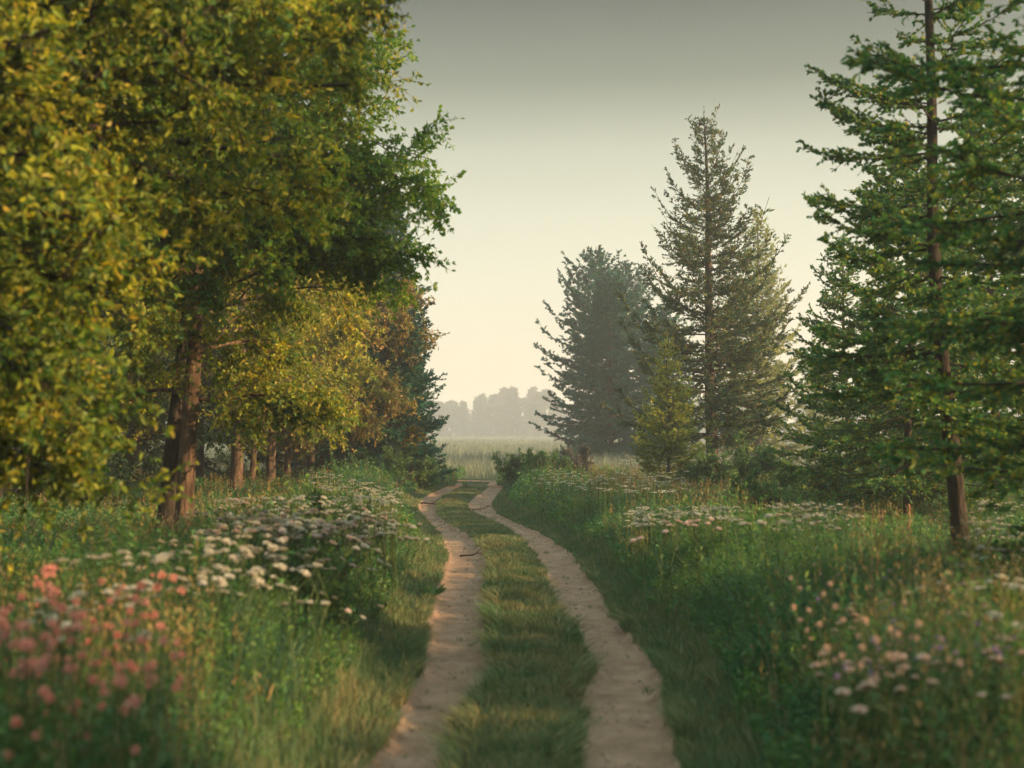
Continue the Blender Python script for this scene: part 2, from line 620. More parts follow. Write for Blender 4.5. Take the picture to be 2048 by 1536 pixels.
def foliage(tb, lb, Q, Rq, rng, ntw, twl, nlf, LL, LW, fine, tipbias=.15, droop=.15, tube_r=.0035):
    """twigs along branch polylines Q and leaves along the twigs"""
    m = len(Q)
    lens = np.linalg.norm(Q[:, -1] - Q[:, 0], axis=1)
    lens = lens * np.exp(rng.normal(0, .75, m))
    idx = rng.choice(m, ntw, p=lens / lens.sum())
    s = tipbias + (1 - tipbias) * rng.random(ntw) ** .8
    P0, T = along(Q, idx, s)
    D = nrm(T * .7 + rdir(ntw, rng) * .9 + np.array([0, 0, .05]))
    L = twl * rng.uniform(.5, 1.3, ntw)
    TW = grow(P0, D, L, 4, rng, .15, (0, 0, -droop * .5))
    tubes(tb, TW, taper(np.full(ntw, tube_r), 4, .4), 3)
    n = ntw * nlf
    i2 = np.repeat(np.arange(ntw), nlf)
    C, T2 = along(TW, i2, rng.uniform(.12, 1, n))
    D2 = T2 * .6 + rdir(n, rng) * .85 + np.array([0, 0, -droop])
    N = rdir(n, rng) + np.array([0, 0, .35])
    leaves(lb, C, D2, N, LL * rng.uniform(.45, 1.35, n), LW * rng.uniform(.5, 1.3, n), 0, fine)


def broadleaf(name, seed, H, r0, cb, Rad, nl, leafmat, barkmat, lean=(0, 0), base=(0, 0), ntw=3500, twl=.4, nlf=12, LL=.08, LW=.045, fine=False,
              limbs=None, loc=(0, 0, 0), wob=.08, prof=None, droop=.15, nsec=5, elev=(10, 60), flare=1.5, cap=9.0):
    rng = np.random.default_rng(seed)
    root = empty(name, loc)
    tb, lb = MB(), MB()
    TP, TR = trunk_poly(H, r0, rng, 14, lean, wob, flare, base)
    bark_trunk(tb, TP, TR, rng)
    t = np.linspace(cb, .97, nl) + rng.uniform(-.02, .02, nl)
    t = np.clip(t, 0, .98)
    P0, _ = along(TP, np.zeros(nl, int), t)
    az = np.arange(nl) * 2.4 + rng.uniform(-.4, .4, nl)
    u = (t - cb) / (1 - cb)
    pr = prof or (lambda u: np.sin(np.clip(u * .85 + .22, 0, 1) * pi) ** .6)
    L = Rad * pr(u) * rng.uniform(.8, 1.15, nl)
    el = np.radians(elev[0] + (elev[1] - elev[0]) * u)
    D = np.stack([np.cos(az) * np.cos(el), np.sin(az) * np.cos(el), np.sin(el)], -1)
    LP = grow(P0, D, L, 9, rng, .1, (0, 0, .04), (0, 0, -droop))
    rr = np.interp(t, np.linspace(0, 1, 14), TR[0]) * .28 + .007
    LR = taper(rr, 9, .18)
    if limbs is not None:
        # limbs given by their start height and end point
        E = np.array([l[1] for l in limbs])
        hh = np.array([l[0] for l in limbs])
        S0, _ = along(TP, np.zeros(len(limbs), int), (hh + .5) / (H + .5))
        q = np.linspace(0, 1, 9)[None, :, None]
        X = S0[:, None, :] * (1 - q) + E[:, None, :] * q
        lenl = np.linalg.norm(E - S0, axis=1)
        X[:, :, 2] += (np.sin(q[:, :, 0] * pi) * lenl[:, None] * .12)
        X[:, 1:-1] += np.cumsum(rng.normal(0, .06, (len(limbs), 7, 3)), 1) * np.sin(q[:, 1:-1] * pi)
        LP = np.concatenate([LP, X])
        LR = np.concatenate([LR, taper(np.array([l[2] for l in limbs]), 9, .16)])
        L = np.concatenate([L, lenl])
        nl = len(LP)
    tubes(tb, LP, LR, 7)
    ns = max(2, nsec)
    idx = np.repeat(np.arange(nl), ns)
    s = rng.uniform(.2, .98, nl * ns)
    P1, T1 = along(LP, idx, s)
    D1 = nrm(T1 * .8 + rdir(len(idx), rng) * .8)
    L1 = L[idx] * (.5 - .25 * s) * rng.uniform(.6, 1.2, len(idx)) + .25
    L1 = np.minimum(L1, cap * rng.uniform(.6, 1.1, len(idx)))
    SP = grow(P1, D1, L1, 6, rng, .14, (0, 0, .03), (0, 0, -droop))
    sr = LR[idx, (s * 8).astype(int)] * .5 + .003
    tubes(tb, SP, taper(sr, 6, .25), 5)
    # limb tips carry foliage as well
    tips = LP[:, 3:9]
    foliage(tb, lb, np.concatenate([SP, tips]), None, rng, ntw, twl, nlf, LL, LW, fine, droop=droop)
    tb.obj('trunk', barkmat, root)
    lb.obj('crown', leafmat, root)
    return root


def conifer(name, seed, H, r0, cb, Wd, leafmat, barkmat, loc=(0, 0, 0), lean=(0, 0), wob=.04, nwh=36, nper=6, prof=None, droop=.35, up=.4,
            elev=(-8, 45), ntw=14, nlf=10, LL=.11, LW=.028, fine=False, dens=None, tipmat=None, twl=.34, base=(0, 0), side=1.0, extra=None):
    rng = np.random.default_rng(seed)
    root = empty(name, loc)
    tb, lb = MB(), MB()
    TP, TR = trunk_poly(H, r0, rng, 16, lean, wob, 1.35, base)
    bark_trunk(tb, TP, TR, rng, 12)
    zc = H * cb
    # whorls get closer near the top
    u = np.linspace(0, 1, nwh) ** .9
    n = nwh * nper
    uu = np.clip(np.repeat(u, nper) + rng.uniform(-.5, .5, n) / nwh * .8, 0, .985)
    zz = zc + uu * (H - zc)
    P0, _ = along(TP, np.zeros(n, int), (zz + .5) / (H + .5))
    az = np.tile(np.arange(nper) * 2 * pi / nper, nwh) + np.repeat(rng.random(nwh) * 6.28, nper) + rng.normal(0, .25, n)
    pr = prof or (lambda u: (1 - u) ** .85 * .97 + .03)
    L = Wd * pr(uu) * rng.uniform(.62, 1.18, n)
    keep = rng.random(n) < (dens(uu) if dens else 1.0)
    P0, az, L, uu = P0[keep], az[keep], L[keep], uu[keep]
    if extra:
        for (z, a, l) in extra:
            p, _ = along(TP, np.zeros(1, int), np.array([(z + .5) / (H + .5)]))
            P0 = np.concatenate([P0, p])
            az = np.append(az, a)
            L = np.append(L, l)
            uu = np.append(uu, max((z - zc) / (H - zc), 0))
    n = len(L)
    el = np.radians(elev[0] + (elev[1] - elev[0]) * uu ** 1.3 + rng.normal(0, 6, n))
    q = np.linspace(0, 1, 8)[None, :]
    hx = L[:, None] * q
    zq = np.tan(el)[:, None] * hx - droop * (1 - uu[:, None] * .6) * L[:, None] * q ** 1.6 + up * L[:, None] * q ** 3.2
    aq = az[:, None] + rng.normal(0, .1, n)[:, None] * q + rng.normal(0, .04, (n, 8)) * q
    BP = P0[:, None, :] + np.stack([np.cos(aq) * hx, np.sin(aq) * hx, zq], -1)
    BR = taper(.005 + .008 * L, 8, .25)
    tubes(tb, BP, BR, 5)
    # side twigs in the plane of the bough, shorter to the tip
    nt_ = np.maximum(4, (ntw * (L / Wd) ** .8)).astype(int)
    idx = np.repeat(np.arange(n), nt_)
    m = len(idx)
    s = .12 + .88 * rng.random(m) ** .9
    P1, T1 = along(BP, idx, s)
    sd = nrm(np.cross(T1, np.array([0, 0, 1.])))
    sg = np.where(rng.random(m) < .5, -1., 1.)[:, None]
    D1 = T1 * .75 + sd * sg * side * rng.uniform(.4, 1.1, (m, 1)) + rng.normal(0, .22, (m, 3))
    L1 = (.10 + twl * (1.1 - s) * np.minimum(L[idx], 2.5)) * rng.uniform(.6, 1.25, m)
    TW = grow(P1, D1, L1, 5, rng, .09, (0, 0, -.05), (0, 0, .1 * up))
    tubes(tb, TW, taper(np.full(m, .006), 5, .4), 3)
    nl_ = np.maximum(3, (nlf * (.35 + L1 / .5))).astype(int)
    if dens is not None:
        nl_ = np.maximum(2, (nl_ * (1 - .55 * uu[idx] ** 1.5))).astype(int)
    i2 = np.repeat(np.arange(m), nl_)
    k = len(i2)
    C, T2 = along(TW, i2, rng.uniform(0, 1, k))
    D2 = T2 * 1.0 + rdir(k, rng) * .65
    N = rdir(k, rng) + np.array([0, 0, .3])
    leaves(lb, C, D2, N, LL * rng.uniform(.6, 1.2, k), LW * rng.uniform(.7, 1.3, k), 0, fine)
    # leader shoot
    P = TP[:, -1:, :] + np.array([[[0, 0, 0]]])
    top = TP[0, -1]
    LS = np.stack([top, top + [0, 0, .25], top + [.01, 0, .5]])[None]
    tubes(tb, LS, np.array([[.012, .008, .004]]), 4)
    C = top + np.stack([np.zeros(24), np.zeros(24), rng.uniform(-.2, .5, 24)], -1)
    leaves(lb, C, rdir(24, rng) * .5 + [0, 0, .9], rdir(24, rng), .09, .02)
    tb.obj('trunk', barkmat, root)
    lb.obj('crown', leafmat, root)
    return root


def at(px, Y):
    x = (px - 1024) / F * Y
    return (x, Y, float(gz(np.array(x), np.array(float(Y)))))


def L_(px, py, Y, loc):
    p = W(px, py, Y)
    return np.array([p[0] - loc[0], p[1] - loc[1], p[2] - loc[2]])


# --- left side -------------------------------------------------------------
loc = (-5.6, 9.6, 0)
ends = [(750, 30, 11.5), (700, 110, 12.0), (700, 170, 12), (600, 20, 10.5), (680, 330, 13), (600, 420, 12.5), (450, 260, 10.5), (280, 560, 10), (190, 760, 9.6),
        (190, 985, 9.3), (110, 620, 9), (60, 850, 9.2), (150, 930, 9.0), (150, 300, 9), (380, 120, 9.5), (520, 500, 12), (30, 420, 8.6), (250, 420, 9.5),
        (560, 150, 11), (300, 0, 9), (100, 60, 8.5), (450, -120, 10), (700, -120, 11.5), (200, -250, 9), (20, 720, 8.7), (140, 870, 9.6)]
limbs = []
for i, e in enumerate(ends):
    E = L_(*e, loc)
    hh = min(max(E[2] * .55 + .9, 1.9), 6.5)
    limbs.append((hh, E, .05 + .02 * (i % 3)))
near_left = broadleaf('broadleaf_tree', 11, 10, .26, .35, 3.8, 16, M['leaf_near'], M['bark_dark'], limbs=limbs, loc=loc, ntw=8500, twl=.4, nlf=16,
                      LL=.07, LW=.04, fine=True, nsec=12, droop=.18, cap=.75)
tag(near_left, 'nearest yellow-green leafy tree, its boughs hanging into the top left corner', 'tree')

loc = (-7.6, 17.0, 0)
ends = [(872, 322, 17.5), (868, 400, 17.5), (830, 360, 17), (848, 520, 17.5), (800, 530, 17.5), (750, 480, 17), (730, 340, 18), (750, 250, 17.5), (720, 450, 17), (760, 500, 17.5),
        (730, 180, 17), (800, 90, 17.5), (650, 100, 17), (700, 300, 17)]
limbs = []
for i, e in enumerate(ends):
    E = L_(*e, loc)
    limbs.append((min(max(E[2] * .5 + 1.1, 2.3), 6.5), E, .035))
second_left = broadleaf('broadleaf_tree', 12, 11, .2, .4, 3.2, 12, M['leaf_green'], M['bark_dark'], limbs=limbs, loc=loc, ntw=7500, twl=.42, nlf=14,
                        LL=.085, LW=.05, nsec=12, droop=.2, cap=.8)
tag(second_left, 'fresh green leafy tree whose long boughs reach out furthest over the left rut', 'tree')

lit = broadleaf('broadleaf_tree', 21, 10.8, .14, .25, 2.8, 30, M['leaf_near'], M['bark'], loc=at(366, 18.9), lean=(.15, 0), wob=.06, ntw=8500,
                twl=.45, nlf=14, LL=.085, LW=.05, nsec=8, cap=1.0, droop=.3, elev=(0, 60))
tag(lit, 'leafy tree with the sunlit orange trunk, right one of two close trunks', 'tree')
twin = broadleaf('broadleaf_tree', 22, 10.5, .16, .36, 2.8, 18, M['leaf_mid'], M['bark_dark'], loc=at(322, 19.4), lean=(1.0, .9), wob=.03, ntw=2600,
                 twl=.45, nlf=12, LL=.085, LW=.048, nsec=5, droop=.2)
tag(twin, 'dark trunked leafy tree leaning behind the sunlit orange trunk', 'tree')

row = [(473, 34, .19, 10.5, 3.3, 'leaf_mid', 'olive gold tree with the thick reddish trunk, first beyond the two close trunks'),
       (503, 41, .11, 8.5, 2.4, 'leaf_rust', 'thin trunked rusty tree just right of the thick reddish trunk'),
       (541, 40, .17, 10.5, 3.3, 'leaf_mid', 'golden tree with a pale mid-sized trunk standing behind the cream flowers'),
       (576, 44, .13, 10.0, 3.0, 'leaf_rust', 'rust tinged tree with a slim pale trunk above the top of the flower bank'),
       (614, 49, .13, 10.0, 3.0, 'leaf_mid', 'slim golden tree, left one of the last pair of trunks in the row'),
       (627, 53, .12, 9.5, 3.0, 'leaf_rust', 'slim rusty tree, right one of the last pair of trunks in the row'),
       (700, 45, .13, 9.2, 2.6, 'leaf_rust', 'brownish leafy tree merging with the dark spruces at the end of the wood')]
for i, (px, Y, r, H, R, lm, lab) in enumerate(row):
    tr = broadleaf('broadleaf_tree', 40 + i, H, r * .9, .26, R, 24, M[lm], M['bark'], loc=at(px, Y), ntw=4200, twl=.5, nlf=12, LL=.13, LW=.075,
                   nsec=5, droop=.15, elev=(0, 60), wob=.06)
    tag(tr, lab, 'tree', 'trees along the edge of the left wood')

sp1 = conifer('spruce_tree', 61, 10.0, .16, .06, 2.3, M['needle'], M['bark_spruce'], loc=at(775, 46), nwh=34, nper=7, ntw=28, nlf=18, LL=.14, LW=.05,
              prof=lambda u: (1 - u) ** .5 * .9 + .08, droop=.1, up=.25)
tag(sp1, 'dark green spruce whose ragged edge faces the misty clearing', 'tree')
sp2 = copy_tree(sp1, at(735, 50), 2.1, 1.05, 'dark green spruce half hidden behind the rusty trees')
sp3 = copy_tree(sp1, at(805, 55), 4.0, .8, 'lower dark spruce behind the ragged edged one')
sp4 = copy_tree(sp1, at(640, 56), 1.0, 1.15, 'tall dark spruce filling the gap behind the row of slim trunks')
for o in (sp1, sp2, sp3, sp4):
    o['group'] = 'spruces at the end of the left wood'

# the dark wood behind: young conifers and leafy poles
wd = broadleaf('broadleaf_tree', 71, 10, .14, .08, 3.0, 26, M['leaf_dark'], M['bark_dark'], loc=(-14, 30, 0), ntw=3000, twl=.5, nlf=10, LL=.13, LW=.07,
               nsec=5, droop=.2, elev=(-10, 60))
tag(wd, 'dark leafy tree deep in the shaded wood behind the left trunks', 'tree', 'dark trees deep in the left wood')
rng = np.random.default_rng(5)
spots = [(-11.5, 29), (-9.8, 33), (-17, 31), (-13, 36), (-11.5, 40), (-16, 40), (-13.5, 46), (-11.5, 48), (-20, 37), (-18, 46), (-15, 53), (-12, 56), (-22, 45), (-10.8, 26.5),
         (-13.5, 24), (-25, 36), (-10.5, 58), (-15, 62), (-9.0, 62)]
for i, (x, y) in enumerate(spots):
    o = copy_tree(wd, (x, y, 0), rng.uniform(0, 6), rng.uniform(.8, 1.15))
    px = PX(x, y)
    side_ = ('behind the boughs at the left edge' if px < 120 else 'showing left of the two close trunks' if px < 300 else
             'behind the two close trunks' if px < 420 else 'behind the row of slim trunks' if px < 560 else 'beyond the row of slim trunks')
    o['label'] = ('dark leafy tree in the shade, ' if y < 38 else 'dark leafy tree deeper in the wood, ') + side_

# --- right side ------------------------------------------------------------
big = conifer('spruce_tree', 81, 12.9, .23, .15, 3.7, M['needle_brown'], M['bark_spruce'], loc=at(1428, 45), lean=(-.25, 0), nwh=26, nper=8, ntw=48, nlf=21, LL=.12,
              LW=.042, prof=lambda u: np.where(u < .1, .7 + u * 3, (1 - (u - .1) / .9) ** .82) * .97 + .03, droop=.35, up=.65, elev=(0, 42),
              dens=lambda u: 1 - .25 * u)
tag(big, 'tallest spruce, its bare pointed top standing clear against the sky', 'tree')
left_sp = conifer('spruce_tree', 82, 14.2, .2, .05, 4.2, M['needle'], M['bark_spruce'], loc=at(1192, 88), nwh=25, nper=7, ntw=34, nlf=15, LL=.2, LW=.075,
                  prof=lambda u: np.minimum(1, .75 + u) * (1 - u ** 2.2) ** .8 + .04, droop=.2, up=.35)
tag(left_sp, 'hazy blue green spruce on the left edge of the right hand group', 'tree', 'hazy spruces of the right hand group')
copy_tree(left_sp, at(1252, 92), 2.0, .97, 'hazy blue green spruce between the left edge spruce and the tallest one')
copy_tree(left_sp, at(1222, 84), 5.1, .86, 'lower hazy spruce in front of the pair on the left of the right hand group')
copy_tree(left_sp, at(1330, 86), 3.7, .72, 'short hazy spruce hidden behind the tallest one')
gold = conifer('spruce_tree', 83, 15.5, .2, .05, 4.6, M['needle_gold'], M['bark_spruce'], loc=at(1518, 80), nwh=36, nper=7, ntw=28, nlf=14, LL=.22, LW=.08,
               prof=lambda u: (1 - u) ** .9 * .97 + .03, droop=.2, up=.5, dens=lambda u: 1 - .2 * u)
tag(gold, 'golden hazy spruce with a second pointed top right of the tallest spruce', 'tree')
young = conifer('young_spruce', 84, 4.5, .05, .1, 1.4, M['needle_gold'], M['bark_spruce'], loc=at(1334, 38), nwh=22, nper=6, ntw=24, nlf=18, LL=.10, LW=.04,
                prof=lambda u: (1 - u) ** .9 * .95 + .05, droop=.1, up=.35, elev=(5, 50), dens=lambda u: 1 - .3 * u)
tag(young, 'small golden young spruce in front of the tallest spruce', 'tree')

main_r = conifer('larch_tree', 91, 10, .105, .19, 1.65, M['leaf_larch'], M['bark_dark'], loc=at(1930, 14.8), lean=(-.4, 0), wob=.06, nwh=24, nper=6, ntw=38, nlf=18,
                 LL=.065, LW=.042, prof=lambda u: (1 - u) ** .55 * .9 + .08, droop=.15, up=.25, elev=(-6, 40), twl=.36, dens=lambda u: .8 - .35 * u,
                 extra=[(5.6, pi, 1.35), (5.4, 2.9, 1.2), (4.5, pi + .1, 1.3), (4.3, 2.8, 1.3), (2.4, 3.2, 1.6), (2.8, 2.8, 1.7), (3.1, 3.5, 1.6)])
tag(main_r, 'dark trunked larch standing nearest in the right meadow, tall enough to leave the frame', 'tree')
mid_a = conifer('larch_tree', 92, 7.3, .09, .12, 2.3, M['leaf_larch'], M['bark_dark'], loc=at(1814, 24.5), nwh=26, nper=6, ntw=38, nlf=20, LL=.08, LW=.048,
                prof=lambda u: (1 - u) ** .7 * .95 + .05, droop=.1, up=.2, elev=(-8, 40), twl=.3)
tag(mid_a, 'smaller green larch just left of the dark trunked one', 'tree')
mid_b = conifer('larch_tree', 93, 6.4, .08, .1, 1.9, M['leaf_larch'], M['bark_spruce'], loc=at(1690, 31), nwh=26, nper=6, ntw=34, nlf=18, LL=.09, LW=.048,
                prof=lambda u: (1 - u) ** .8 * .95 + .05, droop=.1, up=.25, elev=(-4, 45), twl=.3, dens=lambda u: 1 - .5 * u)
tag(mid_b, 'thin topped larch at the left end of the right thicket', 'tree')
copy_tree(mid_a, at(1985, 27), 2.2, 1.25, 'green larch behind and right of the dark trunked one')
copy_tree(mid_b, at(1780, 41), 1.2, 1.0, 'slender larch hidden behind the right thicket')
copy_tree(mid_a, at(2110, 36), 4.2, 1.35, 'green larch furthest back at the right edge of the picture')

near_r = conifer('larch_tree', 95, 9.5, .2, .12, 2.6, M['leaf_larch'], M['bark_dark'], loc=(5.5, 10.2, 0), nwh=26, nper=7, ntw=44, nlf=17, LL=.075, LW=.045,
                 prof=lambda u: (1 - u) ** .35 * .9 + .1, droop=.25, up=.15, elev=(-2, 25), twl=.36, fine=True, dens=lambda u: .6 + 0 * u,
                 extra=[(5.6, 3.0, 2.6), (5.3, 3.3, 2.5), (5.0, 2.9, 2.7), (4.4, 3.1, 2.7), (3.6, 3.3, 2.6), (3.0, 3.0, 2.6), (2.5, 3.2, 2.5), (2.1, 2.8, 2.4), (4.0, 2.7, 2.6)])
tag(near_r, 'nearest larch, its blurred boughs hanging in from the right edge', 'tree')

for j, (x_, y_, r_, s_) in enumerate([(8.2, 2.2, 1.0, 1.2), (11.5, 1.0, 2.0, 1.3), (-3.6, -2.5, 4.0, 1.2), (1.8, -5, 1.5, 1.25)]):  # unseen larches, added only to darken the foreground
    copy_tree(mid_a, (x_, y_, 0), r_, s_, 'unseen larch added outside the view to shade the near end of the track', 'unseen larches added for shading the near end of the track')

# far tree line beyond the meadow
fa = broadleaf('distant_tree', 101, 14, .3, .06, 4.6, 22, M['fartree'], M['bark_dark'], loc=(0, 330, 0), ntw=2600, twl=1.0, nlf=9, LL=.75, LW=.5, nsec=5, elev=(-15, 60))
fb = conifer('distant_tree', 102, 15, .3, .05, 4.0, M['fartree'], M['bark_dark'], loc=(0, 330, 0), nwh=22, nper=7, ntw=13, nlf=8, LL=.8, LW=.4,
             prof=lambda u: (1 - u) ** .6 * .95 + .05)
for o in (fa, fb):
    tag(o, 'mist faded tree in the far tree line beyond the meadow', 'tree', 'trees of the far tree line')
rng = np.random.default_rng(8)
xs = np.arange(-275, 280, 4.6)
first = {0: True, 1: True}
for i, x in enumerate(xs):
    Y = 600 + rng.uniform(-35, 35) + (abs(x) * .05)
    x = x + rng.uniform(-1.5, 1.5)
    px = PX(x, Y)
    s = rng.uniform(1.0, 1.32)
    if 960 < px < 1100:
        s = rng.uniform(1.2, 1.6)
    if 840 < px < 880:
        s = 1.15
    k = int(rng.random() < .6)
    src = (fa, fb)[k]
    if first[k]:
        src.location = (x, Y, 0)
        src.scale = (s, s, s)
        first[k] = False
    else:
        src = copy_tree(src, (x, Y, 0), rng.uniform(0, 6), s)
    sh = 'pointed' if k else 'rounded'
    if px < 820:
        src['label'] = 'mist faded %s tree of the far line, behind the left wood' % sh
    elif px < 890:
        src['label'] = 'low mist faded %s far tree beside the left wood' % sh
    elif px < 960:
        src['label'] = 'mist faded %s far tree left of the highest far clump' % sh
    elif px < 1090:
        src['label'] = 'mist faded %s tree in the highest clump of the far line' % sh
    else:
        src['label'] = 'mist faded %s tree of the far line, behind the right hand spruces' % sh

rng = np.random.default_rng(9)
scrub = shrub_src = None
for i in range(34):
    Y = rng.uniform(190, 330)
    x = rng.uniform(-.12, .42) * Y
    o = copy_tree(fa, (x, Y, -.3), rng.uniform(0, 6), rng.uniform(.12, .24), 'low mist faded bush out in the far meadow', 'low bushes far out in the meadow')
    o.name = 'distant_bush'
    o['category'] = 'bush'

# a few hazy trees half way, right of the big group
copy_tree(gold, at(1640, 150), 1.0, .8, 'faint misty spruce showing between the golden spruce and the right thicket')


# ------------------------------------------------------------------ shrubs
def shrub(name, seed, H, R, leafmat, n=9, ntw=500, nlf=9, LL=.07, LW=.035, loc=(0, 0, 0), upright=1.3):
    rng = np.random.default_rng(seed)
    root = empty(name, loc)
    tb, lb = MB(), MB()
    a = rng.random(n) * 6.28
    D = np.stack([np.cos(a) * rng.uniform(.1, .8, n), np.sin(a) * rng.uniform(.1, .8, n), np.full(n, upright)], -1)
    P0 = np.stack([np.cos(a) * .08, np.sin(a) * .08, np.full(n, -.08)], -1)
    ST = grow(P0, D, H * rng.uniform(.6, 1.05, n), 8, rng, .1, (0, 0, .02))
    tubes(tb, ST, taper(np.full(n, .012 + .006 * H), 8, .2), 5)
    idx = np.repeat(np.arange(n), 6)
    P1, T1 = along(ST, idx, rng.uniform(.2, .95, n * 6))
    SE = grow(P1, T1 * .7 + rdir(len(idx), rng) * .7, R * rng.uniform(.3, .9, len(idx)), 5, rng, .12, (0, 0, .06))
    tubes(tb, SE, taper(np.full(len(idx), .007), 5, .3), 4)
    foliage(tb, lb, np.concatenate([SE, ST[:, 2:7]]), None, rng, ntw, .16, nlf, LL, LW, False, droop=.02)
    tb.obj('stem', M['dead'], root)
    lb.obj('foliage', leafmat, root)
    return root


M['bush'] = leaf_mat('bush leaves', [(.05, .14, .045), (.09, .18, .05), (.15, .21, .05), (.05, .13, .055)], .4, 1.5)
M['heather'] = leaf_mat('mauve shrub leaves', [(.10, .09, .08), (.13, .10, .11), (.08, .10, .06)], .25, 1.5)
shr = [(1516, 37, 1.9, .9, 'bush', 'round bright green bush right of the tallest spruce trunk'),
       (1424, 36, 1.5, .45, 'bush', 'slim leafy bush covering the foot of the tallest spruce'),
       (1395, 37, 1.1, .5, 'bush', 'low bush at the left foot of the tallest spruce'),
       (1600, 34, 1.2, .6, 'bush', 'low green bush in front of the pale flower meadow'),
       (1034, 47, 1.15, .8, 'bush', 'green bush at the bend, where the right rut leaves view'),
       (1075, 50, 1.3, .9, 'bush', 'broad green bush right of the one at the bend'),
       (1112, 51, 1.1, .8, 'bush', 'low green bush between the broad one and the mauve shrub'),
       (1160, 52, 1.3, .7, 'heather', 'mauve tinged shrub below the hazy spruces'),
       (838, 45, 1.3, .7, 'bush', 'tufted green bush at the end of the left verge'),
       (795, 44, 1.2, .8, 'bush', 'broad low bush at the foot of the ragged spruce'),
       (735, 42, 1.1, .8, 'bush', 'green bush behind the top of the white flowers'),
       (1520, 25, .9, .6, 'bush', 'low airy bush among the right verge flowers'),
       (1775, 27, 1.0, .8, 'bush', 'green bush under the smaller larch'),
       (1690, 30, .9, .7, 'bush', 'bush at the foot of the thin topped larch'),
       (565, 11.5, .75, .45, 'bush', 'leafy weed clump in the left verge beside the white flowers'),
       (640, 17, .85, .45, 'bush', 'yellow green leafy clump left of the left rut')]
for i, (px, Y, H, R, mt, lab) in enumerate(shr):
    o = shrub('shrub', 200 + i, H, R, M[mt], ntw=int(380 * H * (1 + R)), nlf=10, LL=.06 + Y * .0006, LW=.034 + Y * .0003, loc=at(px, Y))
    tag(o, lab, 'bush', 'bushes along the verges')

# dark rosette weed at the edge of the left rut
rng = np.random.default_rng(31)
p = G(866, 1195)
mb = MB()
n = 26
a = rng.random(n) * 6.28
C = np.zeros((n, 3)) + [0, 0, .02]
leaves(mb, C, np.stack([np.cos(a), np.sin(a), rng.uniform(.25, 1.2, n)], -1), np.tile([0, 0, 1.], (n, 1)), rng.uniform(.12, .24, n), .035, 0, True)
o = mb.obj('weed', M['herb'])
o.location = (p[0], p[1], 0)
tag(o, 'dark spiky rosette weed overhanging the left rut', 'plant')


# ------------------------------------------------------------------ undergrowth : grass and herbs
def scatter(n, y0, y1, rng, power=1.2, xmin=-99, xmax=99, margin=1.5, slope=.43):
    """points over the visible wedge; thinner with distance"""
    u = rng.random(n)
    e = 2 - power
    y = (y0 ** e + u * (y1 ** e - y0 ** e)) ** (1 / e)
    hw = slope * y + margin
    x = rng.uniform(-1, 1, n) * hw
    k = (x > xmin) & (x < xmax)
    return x[k], y[k]


def blades(mb, x, y, h, wd, rng, lean=.35, mat=0, z=None, wind=(0.0, 0.0)):
    n = len(x)
    z = gz(x, y) - .01 if z is None else z
    B = np.stack([x, y, z], -1)
    a = rng.random(n) * 6.28
    Sd = np.stack([np.cos(a), np.sin(a), np.zeros(n)], -1) * (wd / 2)[:, None]
    b = rng.random(n) * 6.28
    ln = rng.random(n) * lean
    Ld = np.stack([np.cos(b) * ln + wind[0], np.sin(b) * ln + wind[1], np.zeros(n)], -1)
    hh = h[:, None]
    up = np.array([0, 0, 1.])
    mid = B + up * hh * .55 + Ld * hh * .35
    tip = B + up * hh * .95 + Ld * hh * 1.0
    X = np.stack([B - Sd, B + Sd, mid + Sd * .8, mid - Sd * .8, tip], 1)
    i = np.arange(n)[:, None] * 5
    k = mb.n
    mb.add(X, i + np.array([[0, 1, 2, 3]]), mat)
    mb.f.append((i + np.array([[3, 2, 4]]) + k, mat, False))


def vegh(x, y):
    d, s = zones(x, y)
    g = np.clip((d - .1) / 1.2, 0, 1)
    g = g * g * (3 - 2 * g)
    clump = fbm(x, y, 1.3, 15)
    h = .09 + (.16 + 1.05 * clump ** 1.2) * g
    g = g * np.clip((crossd(x, y) - 1) / 3, .12, 1)
    h = np.where(s == 0, .038 + .10 * np.clip((vnoise(x, y, .35, 17) - .5) * 2, 0, 1) + .03 * np.clip(d * 3, 0, 1), h)
    h = np.where(s != 0, h * (1 - .5 * np.clip((d - 2.2) / 1.2, 0, 1)), h)
    h = np.where(s == 0, h * (1 - .55 * np.clip((y - 15) / 12, 0, 1)), h)
    h = h * np.where(y > 42, np.clip((crossd(x, y) + 1) / 7, .3, 1), 1)
    return d, s, h


rng = np.random.default_rng(100)
# short turf: middle strip and verge edges
mb = MB()
y = np.concatenate([(4.2 ** .5 + rng.random(420000) * (54 ** .5 - 4.2 ** .5)) ** 2])
a, b, c, d_ = edges(y)
x = rng.uniform(0, 1, len(y)) * ((d_ + 1.3) - (a - 1.3)) + a - 1.3
d, s, h = vegh(x, y)
k = (d > -.012) & (d < 1.3) & ((s == 0) | (rng.random(len(x)) < .75))
k |= (d > -.05) & (d < 0) & (rng.random(len(x)) < .4) & (vnoise(x, y, .2, 18) > .5)
x, y, d, s, h = x[k], y[k], d[k], s[k], h[k]
hh = np.where(s == 0, h, np.minimum(h, .22)) * rng.uniform(.6, 1.25, len(x))
wd = .0055 * np.sqrt(y / 6) * rng.uniform(.7, 1.4, len(x))
blades(mb, x, y, hh, wd, rng, .7)
y = (4.2 ** .5 + rng.random(60000) * (50 ** .5 - 4.2 ** .5)) ** 2
E4 = edges(y)
w4 = rng.integers(0, 4, len(y))
sg4 = np.array([-1, 1, -1, 1])[w4]
off = rng.random(len(y)) ** 1.5 * .16 - .02
x = np.choose(w4, E4) + sg4 * off
k = vnoise(x, y, .22, 71) > .42
x, y, sg4 = x[k], y[k], sg4[k]
